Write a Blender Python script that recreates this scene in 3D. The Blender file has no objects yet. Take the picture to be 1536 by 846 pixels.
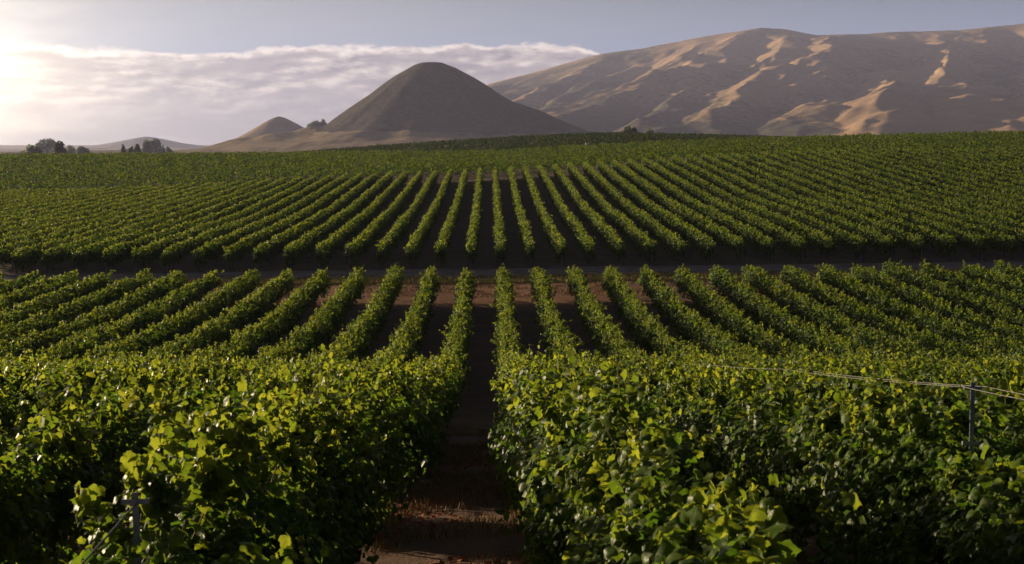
import bpy, math, random
import numpy as np
from mathutils import Vector, Matrix
R = math.radians
rng = np.random.default_rng(7)
random.seed(7)
sc = bpy.context.scene
COL = sc.collection

# ------------------------------------------------------------------ camera
FPX = 2000.0            # focal length in pixels of the 1536 px wide photograph
PX0, PY0 = 735.0, 215.0  # where straight ahead (+Y) and the horizon fall
cam_d = bpy.data.cameras.new('camera')
cam = bpy.data.objects.new('camera', cam_d); COL.objects.link(cam)
cam_d.sensor_width = 36.0
cam_d.lens = 36.0*FPX/1536.0
cam_d.clip_start = 0.1; cam_d.clip_end = 40000
cam.location = (0, 0, 0)
cam.rotation_euler = (R(90) - math.atan((423-PY0)/FPX), 0, -math.atan((768-PX0)/FPX))
cam_d.dof.use_dof = True
cam_d.dof.focus_distance = 70.0
cam_d.dof.aperture_fstop = 9.0
sc.camera = cam

# ------------------------------------------------------------------ sun, sky, exposure
SUN_AZ, SUN_EL = -58.0, 6.8
sdir = Vector((math.sin(R(SUN_AZ))*math.cos(R(SUN_EL)), math.cos(R(SUN_AZ))*math.cos(R(SUN_EL)), math.sin(R(SUN_EL))))
sl = bpy.data.lights.new('sun', 'SUN'); sl.energy = 5.0; sl.angle = R(0.6); sl.color = (1.0, 0.80, 0.52)
so = bpy.data.objects.new('sun', sl); COL.objects.link(so)
so.rotation_euler = sdir.to_track_quat('Z', 'Y').to_euler()

world = bpy.data.worlds.new('World'); sc.world = world
world.use_nodes = True
wt = world.node_tree; wt.nodes.clear()
def N(tree, t, **kw):
    n = tree.nodes.new(t)
    for k, v in kw.items(): setattr(n, k, v)
    return n
class Ops:
    """small arithmetic on node sockets"""
    def __init__(s, t): s.t = t
    def m(s, op, a, b=None, c=None, clamp=False):
        n = N(s.t, 'ShaderNodeMath', operation=op, use_clamp=clamp)
        for i, v in enumerate((a, b, c)):
            if v is None: continue
            if isinstance(v, (int, float)): n.inputs[i].default_value = v
            else: s.t.links.new(v, n.inputs[i])
        return n.outputs[0]
    def mix(s, f, a, b, mode='MIX'):
        n = N(s.t, 'ShaderNodeMix', data_type='RGBA', blend_type=mode)
        for i, v in ((0, f), (6, a), (7, b)):
            if isinstance(v, (int, float)): n.inputs[i].default_value = v
            elif isinstance(v, tuple): n.inputs[i].default_value = v + (1,) if len(v) == 3 else v
            else: s.t.links.new(v, n.inputs[i])
        return n.outputs[2]
    def smooth(s, v, a, b):
        n = N(s.t, 'ShaderNodeMapRange', interpolation_type='SMOOTHSTEP')
        n.inputs[1].default_value = a; n.inputs[2].default_value = b
        s.t.links.new(v, n.inputs[0]); return n.outputs[0]
    def noise(s, vec, scale, detail=4, rough=0.55):
        n = N(s.t, 'ShaderNodeTexNoise'); n.inputs['Scale'].default_value = scale
        n.inputs['Detail'].default_value = detail; n.inputs['Roughness'].default_value = rough
        s.t.links.new(vec, n.inputs['Vector']); return n.outputs[0]
    def vec(s, x, y, z=0.0):
        n = N(s.t, 'ShaderNodeCombineXYZ')
        for i, v in enumerate((x, y, z)):
            if isinstance(v, (int, float)): n.inputs[i].default_value = v
            else: s.t.links.new(v, n.inputs[i])
        return n.outputs[0]
W = Ops(wt)
tc = N(wt, 'ShaderNodeTexCoord')
sep = N(wt, 'ShaderNodeSeparateXYZ'); wt.links.new(tc.outputs['Generated'], sep.inputs[0])
az = W.m('MULTIPLY', W.m('ARCTAN2', sep.outputs[0], sep.outputs[1]), 57.2958)
el = W.m('MULTIPLY', W.m('ARCSINE', sep.outputs[2]), 57.2958)
sky = N(wt, 'ShaderNodeTexSky', sky_type='NISHITA')
sky.sun_disc = False; sky.sun_elevation = R(SUN_EL); sky.sun_rotation = R(SUN_AZ)
sky.air_density = 1.0; sky.dust_density = 2.0; sky.ozone_density = 1.5
SKY_K = 0.036
# cloud bank lying low over the hills (degrees of azimuth and elevation)
n_edge = W.noise(W.vec(W.m('MULTIPLY', az, 0.45), W.m('MULTIPLY', el, 0.9), 3.1), 1.0, 5, 0.6)
n_edge = W.m('SUBTRACT', n_edge, 0.5)
top = W.m('ADD', 4.05, W.m('MULTIPLY', W.m('SINE', W.m('MULTIPLY_ADD', az, 0.20, 1.1)), 0.22))
top = W.m('SUBTRACT', top, W.m('MULTIPLY', W.smooth(az, 3.6, 10.0), 4.5))
top = W.m('MULTIPLY_ADD', n_edge, 1.25, top)
dd = W.m('SUBTRACT', top, el)
soft = W.m('ADD', dd, 0.0)
mask = W.smooth(soft, -0.10, 0.22)
rim = W.m('MULTIPLY', W.smooth(dd, -0.05, 0.06), W.m('SUBTRACT', 1.0, W.smooth(dd, 0.08, 0.42)))
n_puff = W.noise(W.vec(W.m('MULTIPLY', az, 0.42), W.m('MULTIPLY', el, 1.5), 9.4), 1.0, 7, 0.58)
n_puf2 = W.noise(W.vec(W.m('MULTIPLY', az, 1.6), W.m('MULTIPLY', el, 3.2), 5.7), 1.0, 5, 0.6)
pf = W.m('ADD', n_puff, W.m('MULTIPLY', W.m('SUBTRACT', n_puf2, 0.5), 0.30))
band = W.m('MULTIPLY', W.smooth(dd, 0.2, 0.6), W.m('SUBTRACT', 1.0, W.smooth(dd, 1.0, 1.9)))
bx_, by_ = W.m('MULTIPLY', az, 0.40), W.m('MULTIPLY', el, 1.2)
bil = W.m('SUBTRACT', W.noise(W.vec(bx_, by_, 9.4), 1.0, 6, 0.52), W.noise(W.vec(W.m('SUBTRACT', bx_, 0.10), W.m('ADD', by_, 0.16), 9.4), 1.0, 6, 0.52))
bil = W.m('MULTIPLY_ADD', bil, 3.2, 0.34, clamp=True)
band = W.m('MULTIPLY', W.smooth(dd, 0.05, 0.4), W.m('SUBTRACT', 1.0, W.m('MULTIPLY', W.smooth(dd, 1.2, 3.2), 0.85)))
puff = W.m('MULTIPLY', W.m('MULTIPLY', bil, W.m('MULTIPLY_ADD', W.smooth(pf, 0.42, 0.62), 0.75, 0.25)), band)
lit = W.m('ADD', W.m('MULTIPLY', rim, W.m('MULTIPLY_ADD', W.smooth(n_puf2, 0.3, 0.6), 0.6, 0.4)), W.m('MULTIPLY', puff, 1.0), clamp=True)
n_low = W.noise(W.vec(W.m('MULTIPLY', az, 0.12), W.m('MULTIPLY', el, 1.3), 1.7), 1.0, 4, 0.5)
shade_c = W.mix(W.smooth(dd, 0.6, 2.6), (0.13, 0.125, 0.19), (0.215, 0.20, 0.265))
shade_c = W.mix(W.m('MULTIPLY', W.smooth(n_low, 0.42, 0.68), 0.45), shade_c, (0.38, 0.33, 0.35))
cloud_c = W.mix(lit, shade_c, (0.95, 0.81, 0.73))
skyc = N(wt, 'ShaderNodeVectorMath', operation='SCALE'); wt.links.new(sky.outputs[0], skyc.inputs[0]); skyc.inputs['Scale'].default_value = SKY_K
# thin high haze turns the blue pale lavender near the horizon
hz = W.m('SUBTRACT', 1.0, W.smooth(el, 1.5, 10.0))
clear = W.mix(W.m('MULTIPLY', hz, 0.85), skyc.outputs[0], (0.22, 0.32, 0.53))
base = W.mix(mask, clear, cloud_c)
# the sky away from the sun's side is dimmer
back_dim = W.m('MULTIPLY_ADD', W.smooth(W.m('ABSOLUTE', W.m('ADD', az, 10.0)), 40, 100), -0.55, 1.0)
base = W.mix(1.0, base, W.vec(back_dim, back_dim, back_dim), 'MULTIPLY')
# scattering glow round the hidden sun
def gauss(a0, e0, sa, se):
    x = W.m('DIVIDE', W.m('SUBTRACT', az, a0), sa); y = W.m('DIVIDE', W.m('SUBTRACT', el, e0), se)
    return W.m('POWER', 2.71828, W.m('MULTIPLY', W.m('ADD', W.m('MULTIPLY', x, x), W.m('MULTIPLY', y, y)), -1.0))
g1 = gauss(-34, 3.0, 27, 10)
g2 = gauss(-25.0, 2.8, 6.8, 3.1)
glow = W.mix(1.0, base, W.mix(g1, (0, 0, 0), (0.40, 0.37, 0.32)), 'ADD')
glow = W.mix(1.0, glow, W.mix(W.m('MULTIPLY', g2, W.m('MULTIPLY_ADD', n_puff, 1.1, 0.35)), (0, 0, 0), (1.8, 1.5, 0.98)), 'ADD')
bg = N(wt, 'ShaderNodeBackground'); wt.links.new(glow, bg.inputs[0]); bg.inputs[1].default_value = 0.57
wo = N(wt, 'ShaderNodeOutputWorld'); wt.links.new(bg.outputs[0], wo.inputs[0])

sc.view_settings.view_transform = 'Standard'; sc.view_settings.look = 'None'
sc.view_settings.gamma = 1.0; sc.view_settings.exposure = 1.2
sc.view_settings.use_curve_mapping = False
sc.render.engine = 'CYCLES'
sc.cycles.use_denoising = True
sc.cycles.max_bounces = 6; sc.cycles.diffuse_bounces = 2; sc.cycles.glossy_bounces = 1
sc.cycles.transmission_bounces = 4; sc.cycles.volume_bounces = 0; sc.cycles.transparent_max_bounces = 4
sc.cycles.use_adaptive_sampling = True; sc.cycles.adaptive_threshold = 0.015
sc.cycles.caustics_reflective = False; sc.cycles.caustics_refractive = False

# ------------------------------------------------------------------ helpers
def tag(o, label=None, cat=None, group=None, kind=None):
    for k, v in (('label', label), ('category', cat), ('group', group), ('kind', kind)):
        if v: o[k] = v
    return o
def empty(name, loc=(0, 0, 0), rz=0):
    o = bpy.data.objects.new(name, None); COL.objects.link(o)
    o.location = loc; o.rotation_euler = (0, 0, rz); o.empty_display_size = 0.3
    return o
def mesh_np(name, V, F, mat=None, attrs=None, smooth=True):
    """V (n,3), F (m,k) all faces with k corners, or a list of such arrays"""
    me = bpy.data.meshes.new(name)
    Fs = F if isinstance(F, list) else [F]
    V = np.asarray(V, np.float32)
    me.vertices.add(len(V)); me.vertices.foreach_set('co', V.ravel())
    loops = np.concatenate([f.ravel() for f in Fs]).astype(np.int32)
    tot = np.concatenate([np.full(len(f), f.shape[1], np.int32) for f in Fs])
    st = np.concatenate([[0], np.cumsum(tot)[:-1]]).astype(np.int32)
    me.loops.add(len(loops)); me.loops.foreach_set('vertex_index', loops)
    me.polygons.add(len(tot)); me.polygons.foreach_set('loop_start', st)
    if not smooth: me.polygons.foreach_set('use_smooth', np.zeros(len(tot), bool))
    for k, a in (attrs or {}).items():
        at = me.attributes.new(k, 'FLOAT', 'POINT'); at.data.foreach_set('value', np.asarray(a, np.float32))
    me.update(calc_edges=True)
    if mat: me.materials.append(mat)
    return me
def obj(name, me, parent=None, loc=None):
    o = bpy.data.objects.new(name, me); COL.objects.link(o)
    if parent: o.parent = parent
    if loc is not None: o.location = loc
    return o
def grid_faces(nx, ny):
    i = np.arange(nx-1)[None, :]; j = np.arange(ny-1)[:, None]
    a = (j*nx+i).ravel()
    return np.stack([a, a+1, a+nx+1, a+nx], 1)
def hash2(ix, iy, seed):
    h = (ix.astype(np.int64)*374761393 + iy.astype(np.int64)*668265263 + seed*1442695041) & 0xffffffff
    h = ((h ^ (h >> 13))*1274126177) & 0xffffffff
    return ((h ^ (h >> 16)) & 0xffff)/65535.0
def vnoise(x, y, seed=0):
    x = np.asarray(x, float); y = np.asarray(y, float)
    ix = np.floor(x); iy = np.floor(y); fx = x-ix; fy = y-iy
    fx = fx*fx*(3-2*fx); fy = fy*fy*(3-2*fy)
    a = hash2(ix, iy, seed); b = hash2(ix+1, iy, seed); c = hash2(ix, iy+1, seed); d = hash2(ix+1, iy+1, seed)
    return (a*(1-fx)+b*fx)*(1-fy)+(c*(1-fx)+d*fx)*fy
def fbm(x, y, seed=0, octv=4):
    s = 0; a = 0.5
    for k in range(octv):
        s = s + a*(vnoise(x*2**k, y*2**k, seed+k)-0.5)*2; a *= 0.5
    return s
def sstep(x, a, b):
    t = np.clip((x-a)/(b-a), 0, 1); return t*t*(3-2*t)
def tube(pts, rad, seg=8, V0=0):
    """polyline tube; returns V, F with caps left open at 0 radius"""
    pts = np.asarray(pts, float); rad = np.broadcast_to(np.asarray(rad, float), (len(pts),))
    V = []
    for i, p in enumerate(pts):
        t = pts[min(i+1, len(pts)-1)]-pts[max(i-1, 0)]; t = t/np.linalg.norm(t)
        a = np.cross(t, [0.3, 1, 0.1] if abs(t[2]) > 0.6 else [0, 0, 1]); a /= np.linalg.norm(a); b = np.cross(t, a)
        for k in range(seg):
            an = 2*math.pi*k/seg
            V.append(p+rad[i]*(a*math.cos(an)+b*math.sin(an)))
    F = []
    for i in range(len(pts)-1):
        for k in range(seg):
            F.append([i*seg+k, i*seg+(k+1) % seg, (i+1)*seg+(k+1) % seg, (i+1)*seg+k])
    n = len(V); V.append(pts[0]); V.append(pts[-1])
    T = [[k, n, (k+1) % seg, k] for k in range(0)]
    caps = [[n, (k+1) % seg, k] for k in range(seg)] + [[n+1, (len(pts)-1)*seg+k, (len(pts)-1)*seg+(k+1) % seg] for k in range(seg)]
    return np.array(V), [np.array(F)+V0, np.array(caps)+V0]
def join(parts):
    V = []; F = []; n = 0
    for v, fs in parts:
        V.append(v)
        for f in (fs if isinstance(fs, list) else [fs]): F.append(np.asarray(f)+n)
        n += len(v)
    return np.concatenate(V), F
def box(cx, cy, cz, sx, sy, sz, rz=0.0):
    v = np.array([[x, y, z] for z in (-.5, .5) for y in (-.5, .5) for x in (-.5, .5)])*[sx, sy, sz]
    c, s = math.cos(rz), math.sin(rz)
    v = np.stack([v[:, 0]*c-v[:, 1]*s, v[:, 0]*s+v[:, 1]*c, v[:, 2]], 1)+[cx, cy, cz]
    return v, np.array([[0, 2, 3, 1], [4, 5, 7, 6], [0, 1, 5, 4], [2, 6, 7, 3], [0, 4, 6, 2], [1, 3, 7, 5]])

# ------------------------------------------------------------------ materials
def newmat(name):
    m = bpy.data.materials.new(name); m.use_nodes = True
    t = m.node_tree; t.nodes.clear()
    out = N(t, 'ShaderNodeOutputMaterial')
    return m, t, Ops(t), out
def principled(t, col=None, rough=0.9, spec=0.3, bump=None, metal=0.0):
    p = N(t, 'ShaderNodeBsdfPrincipled'); p.inputs['Roughness'].default_value = rough
    p.inputs['Specular IOR Level'].default_value = spec; p.inputs['Metallic'].default_value = metal
    if isinstance(col, tuple): p.inputs['Base Color'].default_value = col+(1,)
    elif col is not None: t.links.new(col, p.inputs['Base Color'])
    if bump is not None:
        b = N(t, 'ShaderNodeBump'); b.inputs['Strength'].default_value = bump[1]; b.inputs['Distance'].default_value = bump[2]
        t.links.new(bump[0], b.inputs['Height']); t.links.new(b.outputs[0], p.inputs['Normal'])
    return p
def leaf_mat(name, dark, mid, yellow, trans=0.36, spec=0.28, rough=0.36, under=(0.07, 0.10, 0.035), veins=False, tk=1.0):
    m, t, o, out = newmat(name)
    at = N(t, 'ShaderNodeAttribute', attribute_name='tint')
    f = at.outputs['Fac']
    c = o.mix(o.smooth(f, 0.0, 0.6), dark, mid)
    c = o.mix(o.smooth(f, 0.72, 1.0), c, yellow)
    vn = None
    if veins:
        lu = N(t, 'ShaderNodeAttribute', attribute_name='lu').outputs['Fac']; lv = N(t, 'ShaderNodeAttribute', attribute_name='lv').outputs['Fac']
        lv2 = o.m('ADD', lv, 0.17); rr_ = o.m('SQRT', o.m('MULTIPLY_ADD', lu, lu, o.m('MULTIPLY', lv2, lv2)))
        q_ = o.m('ABSOLUTE', o.m('SUBTRACT', o.m('FRACT', o.m('ADD', o.m('DIVIDE', o.m('ARCTAN2', lu, lv2), 0.87), 0.5)), 0.5))
        main = o.m('MULTIPLY', q_, rr_)
        side_ = o.m('ABSOLUTE', o.m('SUBTRACT', o.m('FRACT', o.m('SUBTRACT', o.m('MULTIPLY', rr_, 9.0), o.m('MULTIPLY', q_, 6.0))), 0.5))
        vn = o.m('MAXIMUM', o.m('SUBTRACT', 1.0, o.smooth(main, 0.006, 0.022)), o.m('MULTIPLY', o.m('SUBTRACT', 1.0, o.smooth(side_, 0.02, 0.12)), 0.35))
        c = o.mix(o.m('MULTIPLY', vn, 0.6), c, (0.15, 0.19, 0.06))
        blot = o.noise(N(t, 'ShaderNodeTexCoord').outputs['Object'], 14.0, 4, 0.6)
        c = o.mix(o.smooth(blot, 0.35, 0.75), c, o.mix(0.5, c, (0.11, 0.13, 0.015)))
    geo = N(t, 'ShaderNodeNewGeometry')
    cu = o.mix(o.m('MULTIPLY', geo.outputs['Backfacing'], 0.6), c, under)
    p = principled(t, cu, rough, spec, (vn, -0.35, 0.004) if vn is not None else None)
    tr = N(t, 'ShaderNodeBsdfTranslucent')
    tcn = o.mix(o.smooth(f, 0.1, 1.0), tuple(v*tk for v in (0.14, 0.29, 0.014)), tuple(v*tk for v in (0.68, 0.70, 0.05)))
    if vn is not None: tcn = o.mix(o.m('MULTIPLY', vn, 0.45), tcn, (0.06, 0.10, 0.01))
    t.links.new(tcn, tr.inputs[0])
    ms = N(t, 'ShaderNodeMixShader'); ms.inputs[0].default_value = trans
    t.links.new(p.outputs[0], ms.inputs[1]); t.links.new(tr.outputs[0], ms.inputs[2])
    t.links.new(ms.outputs[0], out.inputs[0])
    return m
M_leaf = leaf_mat('vine_leaf', veins=True, dark=(0.012, 0.032, 0.006), mid=(0.052, 0.096, 0.014), yellow=(0.20, 0.21, 0.025), spec=0.14, rough=0.42)
M_leaf_far = leaf_mat('vine_leaf_far', (0.010, 0.024, 0.005), (0.068, 0.114, 0.018), (0.28, 0.27, 0.035), trans=0.34, spec=0.16, rough=0.5)
M_leaf_hill = leaf_mat('vine_leaf_hill', (0.016, 0.028, 0.008), (0.060, 0.078, 0.020), (0.12, 0.13, 0.030), spec=0.05, rough=0.6, trans=0.25, tk=0.8)
M_tree = leaf_mat('tree_leaf', (0.020, 0.032, 0.012), (0.038, 0.052, 0.020), (0.06, 0.08, 0.03), trans=0.15, spec=0.15, rough=0.6, under=(0.03, 0.04, 0.02))
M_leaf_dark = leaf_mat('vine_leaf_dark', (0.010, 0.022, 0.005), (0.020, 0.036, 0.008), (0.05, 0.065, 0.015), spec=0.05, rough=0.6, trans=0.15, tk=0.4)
def simple(name, c1, c2, scale, rough=0.9, spec=0.2, bump=0.3, dist=0.02, metal=0.0):
    m, t, o, out = newmat(name)
    tcx = N(t, 'ShaderNodeTexCoord')
    n = o.noise(tcx.outputs['Object'], scale, 5, 0.6)
    c = o.mix(o.smooth(n, 0.3, 0.7), c1, c2)
    p = principled(t, c, rough, spec, (n, bump, dist), metal)
    t.links.new(p.outputs[0], out.inputs[0]); return m
M_bark = simple('vine_bark', (0.06, 0.045, 0.035), (0.14, 0.11, 0.085), 18)
M_cane = simple('green_cane', (0.16, 0.15, 0.05), (0.22, 0.15, 0.07), 12)
M_steel = simple('galvanised_steel', (0.20, 0.23, 0.30), (0.30, 0.33, 0.40), 30, 0.45, 0.5, 0.1, 0.002, 0.6)
M_wire = simple('wire_steel', (0.15, 0.145, 0.14), (0.24, 0.22, 0.21), 30, 0.55, 0.5, 0.05, 0.001, 0.5)
M_white = simple('white_paint', (0.70, 0.69, 0.66), (0.80, 0.79, 0.76), 5, 0.6)
M_red = simple('red_paint', (0.30, 0.04, 0.03), (0.40, 0.06, 0.04), 5, 0.6)
M_roof = simple('roof_sheet', (0.30, 0.33, 0.36), (0.40, 0.43, 0.46), 5, 0.5)
M_wood = simple('weathered_wood', (0.10, 0.08, 0.06), (0.16, 0.13, 0.10), 4)
M_glass = simple('window_glass', (0.02, 0.025, 0.03), (0.03, 0.035, 0.04), 4, 0.15, 0.5)
M_straw = simple('straw', (0.26, 0.165, 0.075), (0.38, 0.26, 0.13), 3)
M_straw2 = simple('olive_grass', (0.26, 0.23, 0.08), (0.40, 0.33, 0.14), 3)
M_litter = simple('fallen_leaf', (0.30, 0.035, 0.012), (0.36, 0.13, 0.03), 2.5)

# soil: dark tilled aisles, a red-brown headland by the road
m, t, o, out = newmat('soil')
geo = N(t, 'ShaderNodeNewGeometry'); sp = N(t, 'ShaderNodeSeparateXYZ'); t.links.new(geo.outputs['Position'], sp.inputs[0])
n1 = o.noise(geo.outputs['Position'], 0.6, 6, 0.6); n2 = o.noise(geo.outputs['Position'], 7.0, 6, 0.65); n3 = o.noise(geo.outputs['Position'], 30.0, 4, 0.6)
c = o.mix(o.smooth(n1, 0.35, 0.65), (0.115, 0.080, 0.068), (0.175, 0.122, 0.10))
c = o.mix(o.smooth(n2, 0.40, 0.70), c, (0.20, 0.145, 0.11))
c = o.mix(o.m('MULTIPLY', o.smooth(n3, 0.56, 0.68), 0.5), c, (0.26, 0.19, 0.11))
head = o.m('MULTIPLY', o.smooth(o.m('ADD', sp.outputs[1], o.m('MULTIPLY', n1, 3.0)), 84, 89), o.m('SUBTRACT', 1.0, o.smooth(o.m('ADD', sp.outputs[1], o.m('MULTIPLY', n1, 2.0)), 97, 99)))
head = o.m('MULTIPLY', head, o.m('SUBTRACT', 1.0, o.m('MULTIPLY', o.smooth(o.m('ABSOLUTE', o.m('ADD', sp.outputs[0], o.m('MULTIPLY', n1, 6.0))), 9, 17), 0.75)))
c = o.mix(o.m('MULTIPLY', o.m('SUBTRACT', 1.0, o.smooth(sp.outputs[1], 18, 34)), 0.6), c, o.mix(n2, (0.13, 0.058, 0.036), (0.22, 0.12, 0.075)))
c = o.mix(o.m('MULTIPLY', head, 0.9), c, o.mix(o.smooth(n2, 0.35, 0.65), (0.22, 0.095, 0.05), (0.38, 0.20, 0.12)))
far = o.smooth(sp.outputs[1], 700, 1100)
c = o.mix(far, c, (0.22, 0.18, 0.11))
hgt = o.m('ADD', o.m('MULTIPLY', n2, 0.7), o.m('MULTIPLY', n3, 0.3))
p = principled(t, c, 0.95, 0.15, (hgt, 0.8, 0.06)); t.links.new(p.outputs[0], out.inputs[0]); M_soil = m

m, t, o, out = newmat('road_dirt')
geo = N(t, 'ShaderNodeNewGeometry'); sp = N(t, 'ShaderNodeSeparateXYZ'); t.links.new(geo.outputs['Position'], sp.inputs[0])
st = o.vec(o.m('MULTIPLY', sp.outputs[0], 0.12), sp.outputs[1])
n1 = o.noise(st, 2.2, 5, 0.6); n2 = o.noise(geo.outputs['Position'], 5.0, 6, 0.65)
c = o.mix(o.smooth(n1, 0.38, 0.62), (0.17, 0.14, 0.14), (0.27, 0.225, 0.21))
c = o.mix(o.m('MULTIPLY', o.smooth(n2, 0.45, 0.7), 0.4), c, (0.34, 0.28, 0.24))
p = principled(t, c, 0.95, 0.15, (n2, 0.8, 0.08)); t.links.new(p.outputs[0], out.inputs[0]); M_road = m

def hill_mat(name, grass1, grass2, scrub1, scrub2, sc1=0.01):
    m, t, o, out = newmat(name)
    geo = N(t, 'ShaderNodeNewGeometry'); pos = geo.outputs['Position']
    at = N(t, 'ShaderNodeAttribute', attribute_name='scrub')
    n1 = o.noise(pos, sc1, 6, 0.6); n2 = o.noise(pos, sc1*8, 5, 0.65)
    g = o.mix(o.smooth(n1, 0.35, 0.65), grass1, grass2)
    s = o.mix(o.smooth(n2, 0.35, 0.65), scrub1, scrub2)
    f = o.m('ADD', at.outputs['Fac'], o.m('MULTIPLY', o.m('SUBTRACT', n2, 0.5), 0.9))
    f = o.m('ADD', f, o.m('MULTIPLY', o.m('SUBTRACT', n1, 0.5), 0.5))
    n3 = o.noise(pos, sc1*28, 3, 0.7)
    f = o.m('ADD', f, o.m('MULTIPLY', o.smooth(n3, 0.58, 0.70), 0.30))
    c = o.mix(o.smooth(f, 0.40, 0.60), g, s)
    p = principled(t, c, 0.95, 0.05, (n2, 0.5, 3.0)); t.links.new(p.outputs[0], out.inputs[0]); return m
M_hill = hill_mat('hill_grass', (0.27, 0.19, 0.105), (0.36, 0.26, 0.15), (0.032, 0.026, 0.018), (0.080, 0.060, 0.040), 0.012)
M_hillhazed = hill_mat('hazed_hill_grass', (0.40, 0.36, 0.34), (0.44, 0.40, 0.37), (0.36, 0.33, 0.31), (0.38, 0.35, 0.32), 0.012)  # distance haze painted in: grass and scrub both bleached to pale grey
M_mount = hill_mat('mountain_grass', (0.35, 0.225, 0.13), (0.46, 0.30, 0.17), (0.075, 0.070, 0.045), (0.13, 0.11, 0.07), 0.006)

# ------------------------------------------------------------------ terrain (drop below the camera, by photo column and distance)
PXC = np.array([-900, 0, 200, 455, 560, 745, 880, 1000, 1150, 1300, 1536, 2300.])
def G0(v): return [v]*12
TAB = [
 (-200, G0(0.6)), (-20, G0(2.5)), (0, G0(2.7)), (5, G0(3.12)), (11.3, G0(4.0)), (14.6, G0(4.48)), (23, G0(5.85)), (30, G0(7.0)), (40, G0(8.6)),
 (48, G0(9.85)), (52.6, G0(10.3)), (57, G0(10.4)), (63, G0(10.6)), (73, [10.7]*8+[10.6, 10.5, 10.4, 10.3]),
 (90, [10.5, 10.45, 10.4, 10.35, 10.3, 10.3, 10.25, 10.2, 10.1, 10.0, 9.85, 9.7]),
 (98, [10.4, 10.35, 10.3, 10.2, 10.15, 10.05, 10.0, 9.95, 9.85, 9.7, 9.6, 9.4]),
 (106, [10.35, 10.3, 10.1, 9.95, 9.85, 9.75, 9.65, 9.55, 9.4, 9.32, 9.25, 9.1]),
 (149, [10.1, 9.95, 9.75, 9.3, 9.1, 8.75, 8.4, 8.0, 7.7, 7.3, 7.0, 6.8]),
 (216, [9.6, 9.2, 8.7, 7.15, 6.5, 5.7, 4.75, 3.8, 3.05, 2.6, 2.4, 2.2]),
 (228, [9.2, 8.8, 8.3, 6.8, 6.1, 5.4, 4.5, 3.5, 2.8, 2.3, 2.1, 1.9]),
 (300, [7.0, 6.6, 6.3, 5.4, 5.1, 4.7, 3.6, 2.4, 1.5, 0.9, 0.2, 0.0]),
 (380, [4.6, 4.4, 4.2, 3.95, 3.65, 3.75, 1.85, 0.95, -0.05, -0.8, -2.05, -2.6]),
 (430, [6.5, 6.3, 6.0, 5.4, 4.7, 5.0, 2.5, 1.0, 0.0, -0.5, -1.6, -2.0]),
 (520, [9, 9, 8.6, 6.5, 3.9, 2.3, -0.9, -0.8, -0.5, 0.2, -1.2, -1.5]),
 (620, [12, 12, 11, 5.4, 2.5, -1.25, -3.7, -3.1, -1.85, 0.9, -1.0, -1]),
 (700, [15, 15, 13, 7.5, 5, 1.0, -1.8, -1.0, 0.5, 3, 2, 2]),
 (850, [19, 19, 18, 15, 13, 10, 8, 8, 8, 8, 8, 8]),
 (1200, G0(24)), (1600, G0(26)), (20000, G0(28)),
]
TD = np.array([a for a, b in TAB], float); TG = np.array([b for a, b in TAB], float)
_df = np.concatenate([np.arange(-60, 1200, 1.0), np.geomspace(1200, 20000, 200)])
_pf = np.linspace(-900, 2300, 161)
_tab = np.array([[0.0]*161]*len(_df))
_cols = np.array([np.interp(_df, TD, TG[:, j]) for j in range(12)]).T
_tab = np.array([np.interp(_pf, PXC, r) for r in _cols])
def _gs(a, sig, axis):
    k = np.arange(-int(3*sig), int(3*sig)+1); w = np.exp(-0.5*(k/sig)**2); w /= w.sum()
    pad = [(0, 0), (0, 0)]; pad[axis] = (len(k)//2, len(k)//2)
    ap = np.pad(a, pad, mode='edge')
    return np.apply_along_axis(lambda v: np.convolve(v, w, 'valid'), axis, ap)
_tab = _gs(_tab, 2.2, 1)
_n1 = 1260
_sm = _gs(_tab[:_n1], 2.5, 0); _sm2 = _gs(_tab[:_n1], 12.0, 0)
_wb = sstep(_df[:_n1], 225, 420)[:, None]
_tab[:_n1] = _sm*(1-_wb)+_sm2*_wb
def ground(x, y):
    """z of the ground under the eye at (x, y); camera at z 0"""
    x = np.asarray(x, float); y = np.asarray(y, float)
    # near the camera columns bunch up: use a lateral scale that never shrinks below 60 m
    px = PX0 + FPX*x/np.maximum(y, 60.0)
    px = np.clip(px, -900, 2300)
    fi = np.interp(y, _df, np.arange(len(_df))); i = np.clip(fi.astype(int), 0, len(_df)-2); fi = fi-i
    fj = (px+900)/20.0; j = np.clip(fj.astype(int), 0, 159); fj = fj-j
    g = (_tab[i, j]*(1-fj)+_tab[i, j+1]*fj)*(1-fi)+(_tab[i+1, j]*(1-fj)+_tab[i+1, j+1]*fj)*fi
    bump = 0.10*fbm(x/9.0, y/14.0, 5, 3)
    return -g+bump
def rough_ground(x, y):
    lit = 0.05*fbm(x*0.9, y*0.6, 31, 3)*(1-sstep(y, 40, 120))
    return ground(x, y)+lit-0.0
def steps(segs):
    out = [segs[0][0]]
    for a, b, s in segs: out += list(np.arange(a+s, b+s*0.5, s))
    return np.array(out)
hx = steps([(0, 8, 0.2), (8, 60, 1.3), (60, 260, 8), (260, 1000, 60), (1000, 16000, 1500)])
xs = np.concatenate([-hx[::-1], hx[1:]])
ys = steps([(-60, 0, 4), (0, 50, 0.25), (50, 240, 1.0), (240, 860, 6), (860, 2000, 60), (2000, 20000, 1500)])
X, Y = np.meshgrid(xs, ys); Z = rough_ground(X, Y)
tag(obj('ground', mesh_np('ground', np.stack([X.ravel(), Y.ravel(), Z.ravel()], 1), grid_faces(len(xs), len(ys)), M_soil)), kind='structure')
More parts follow.
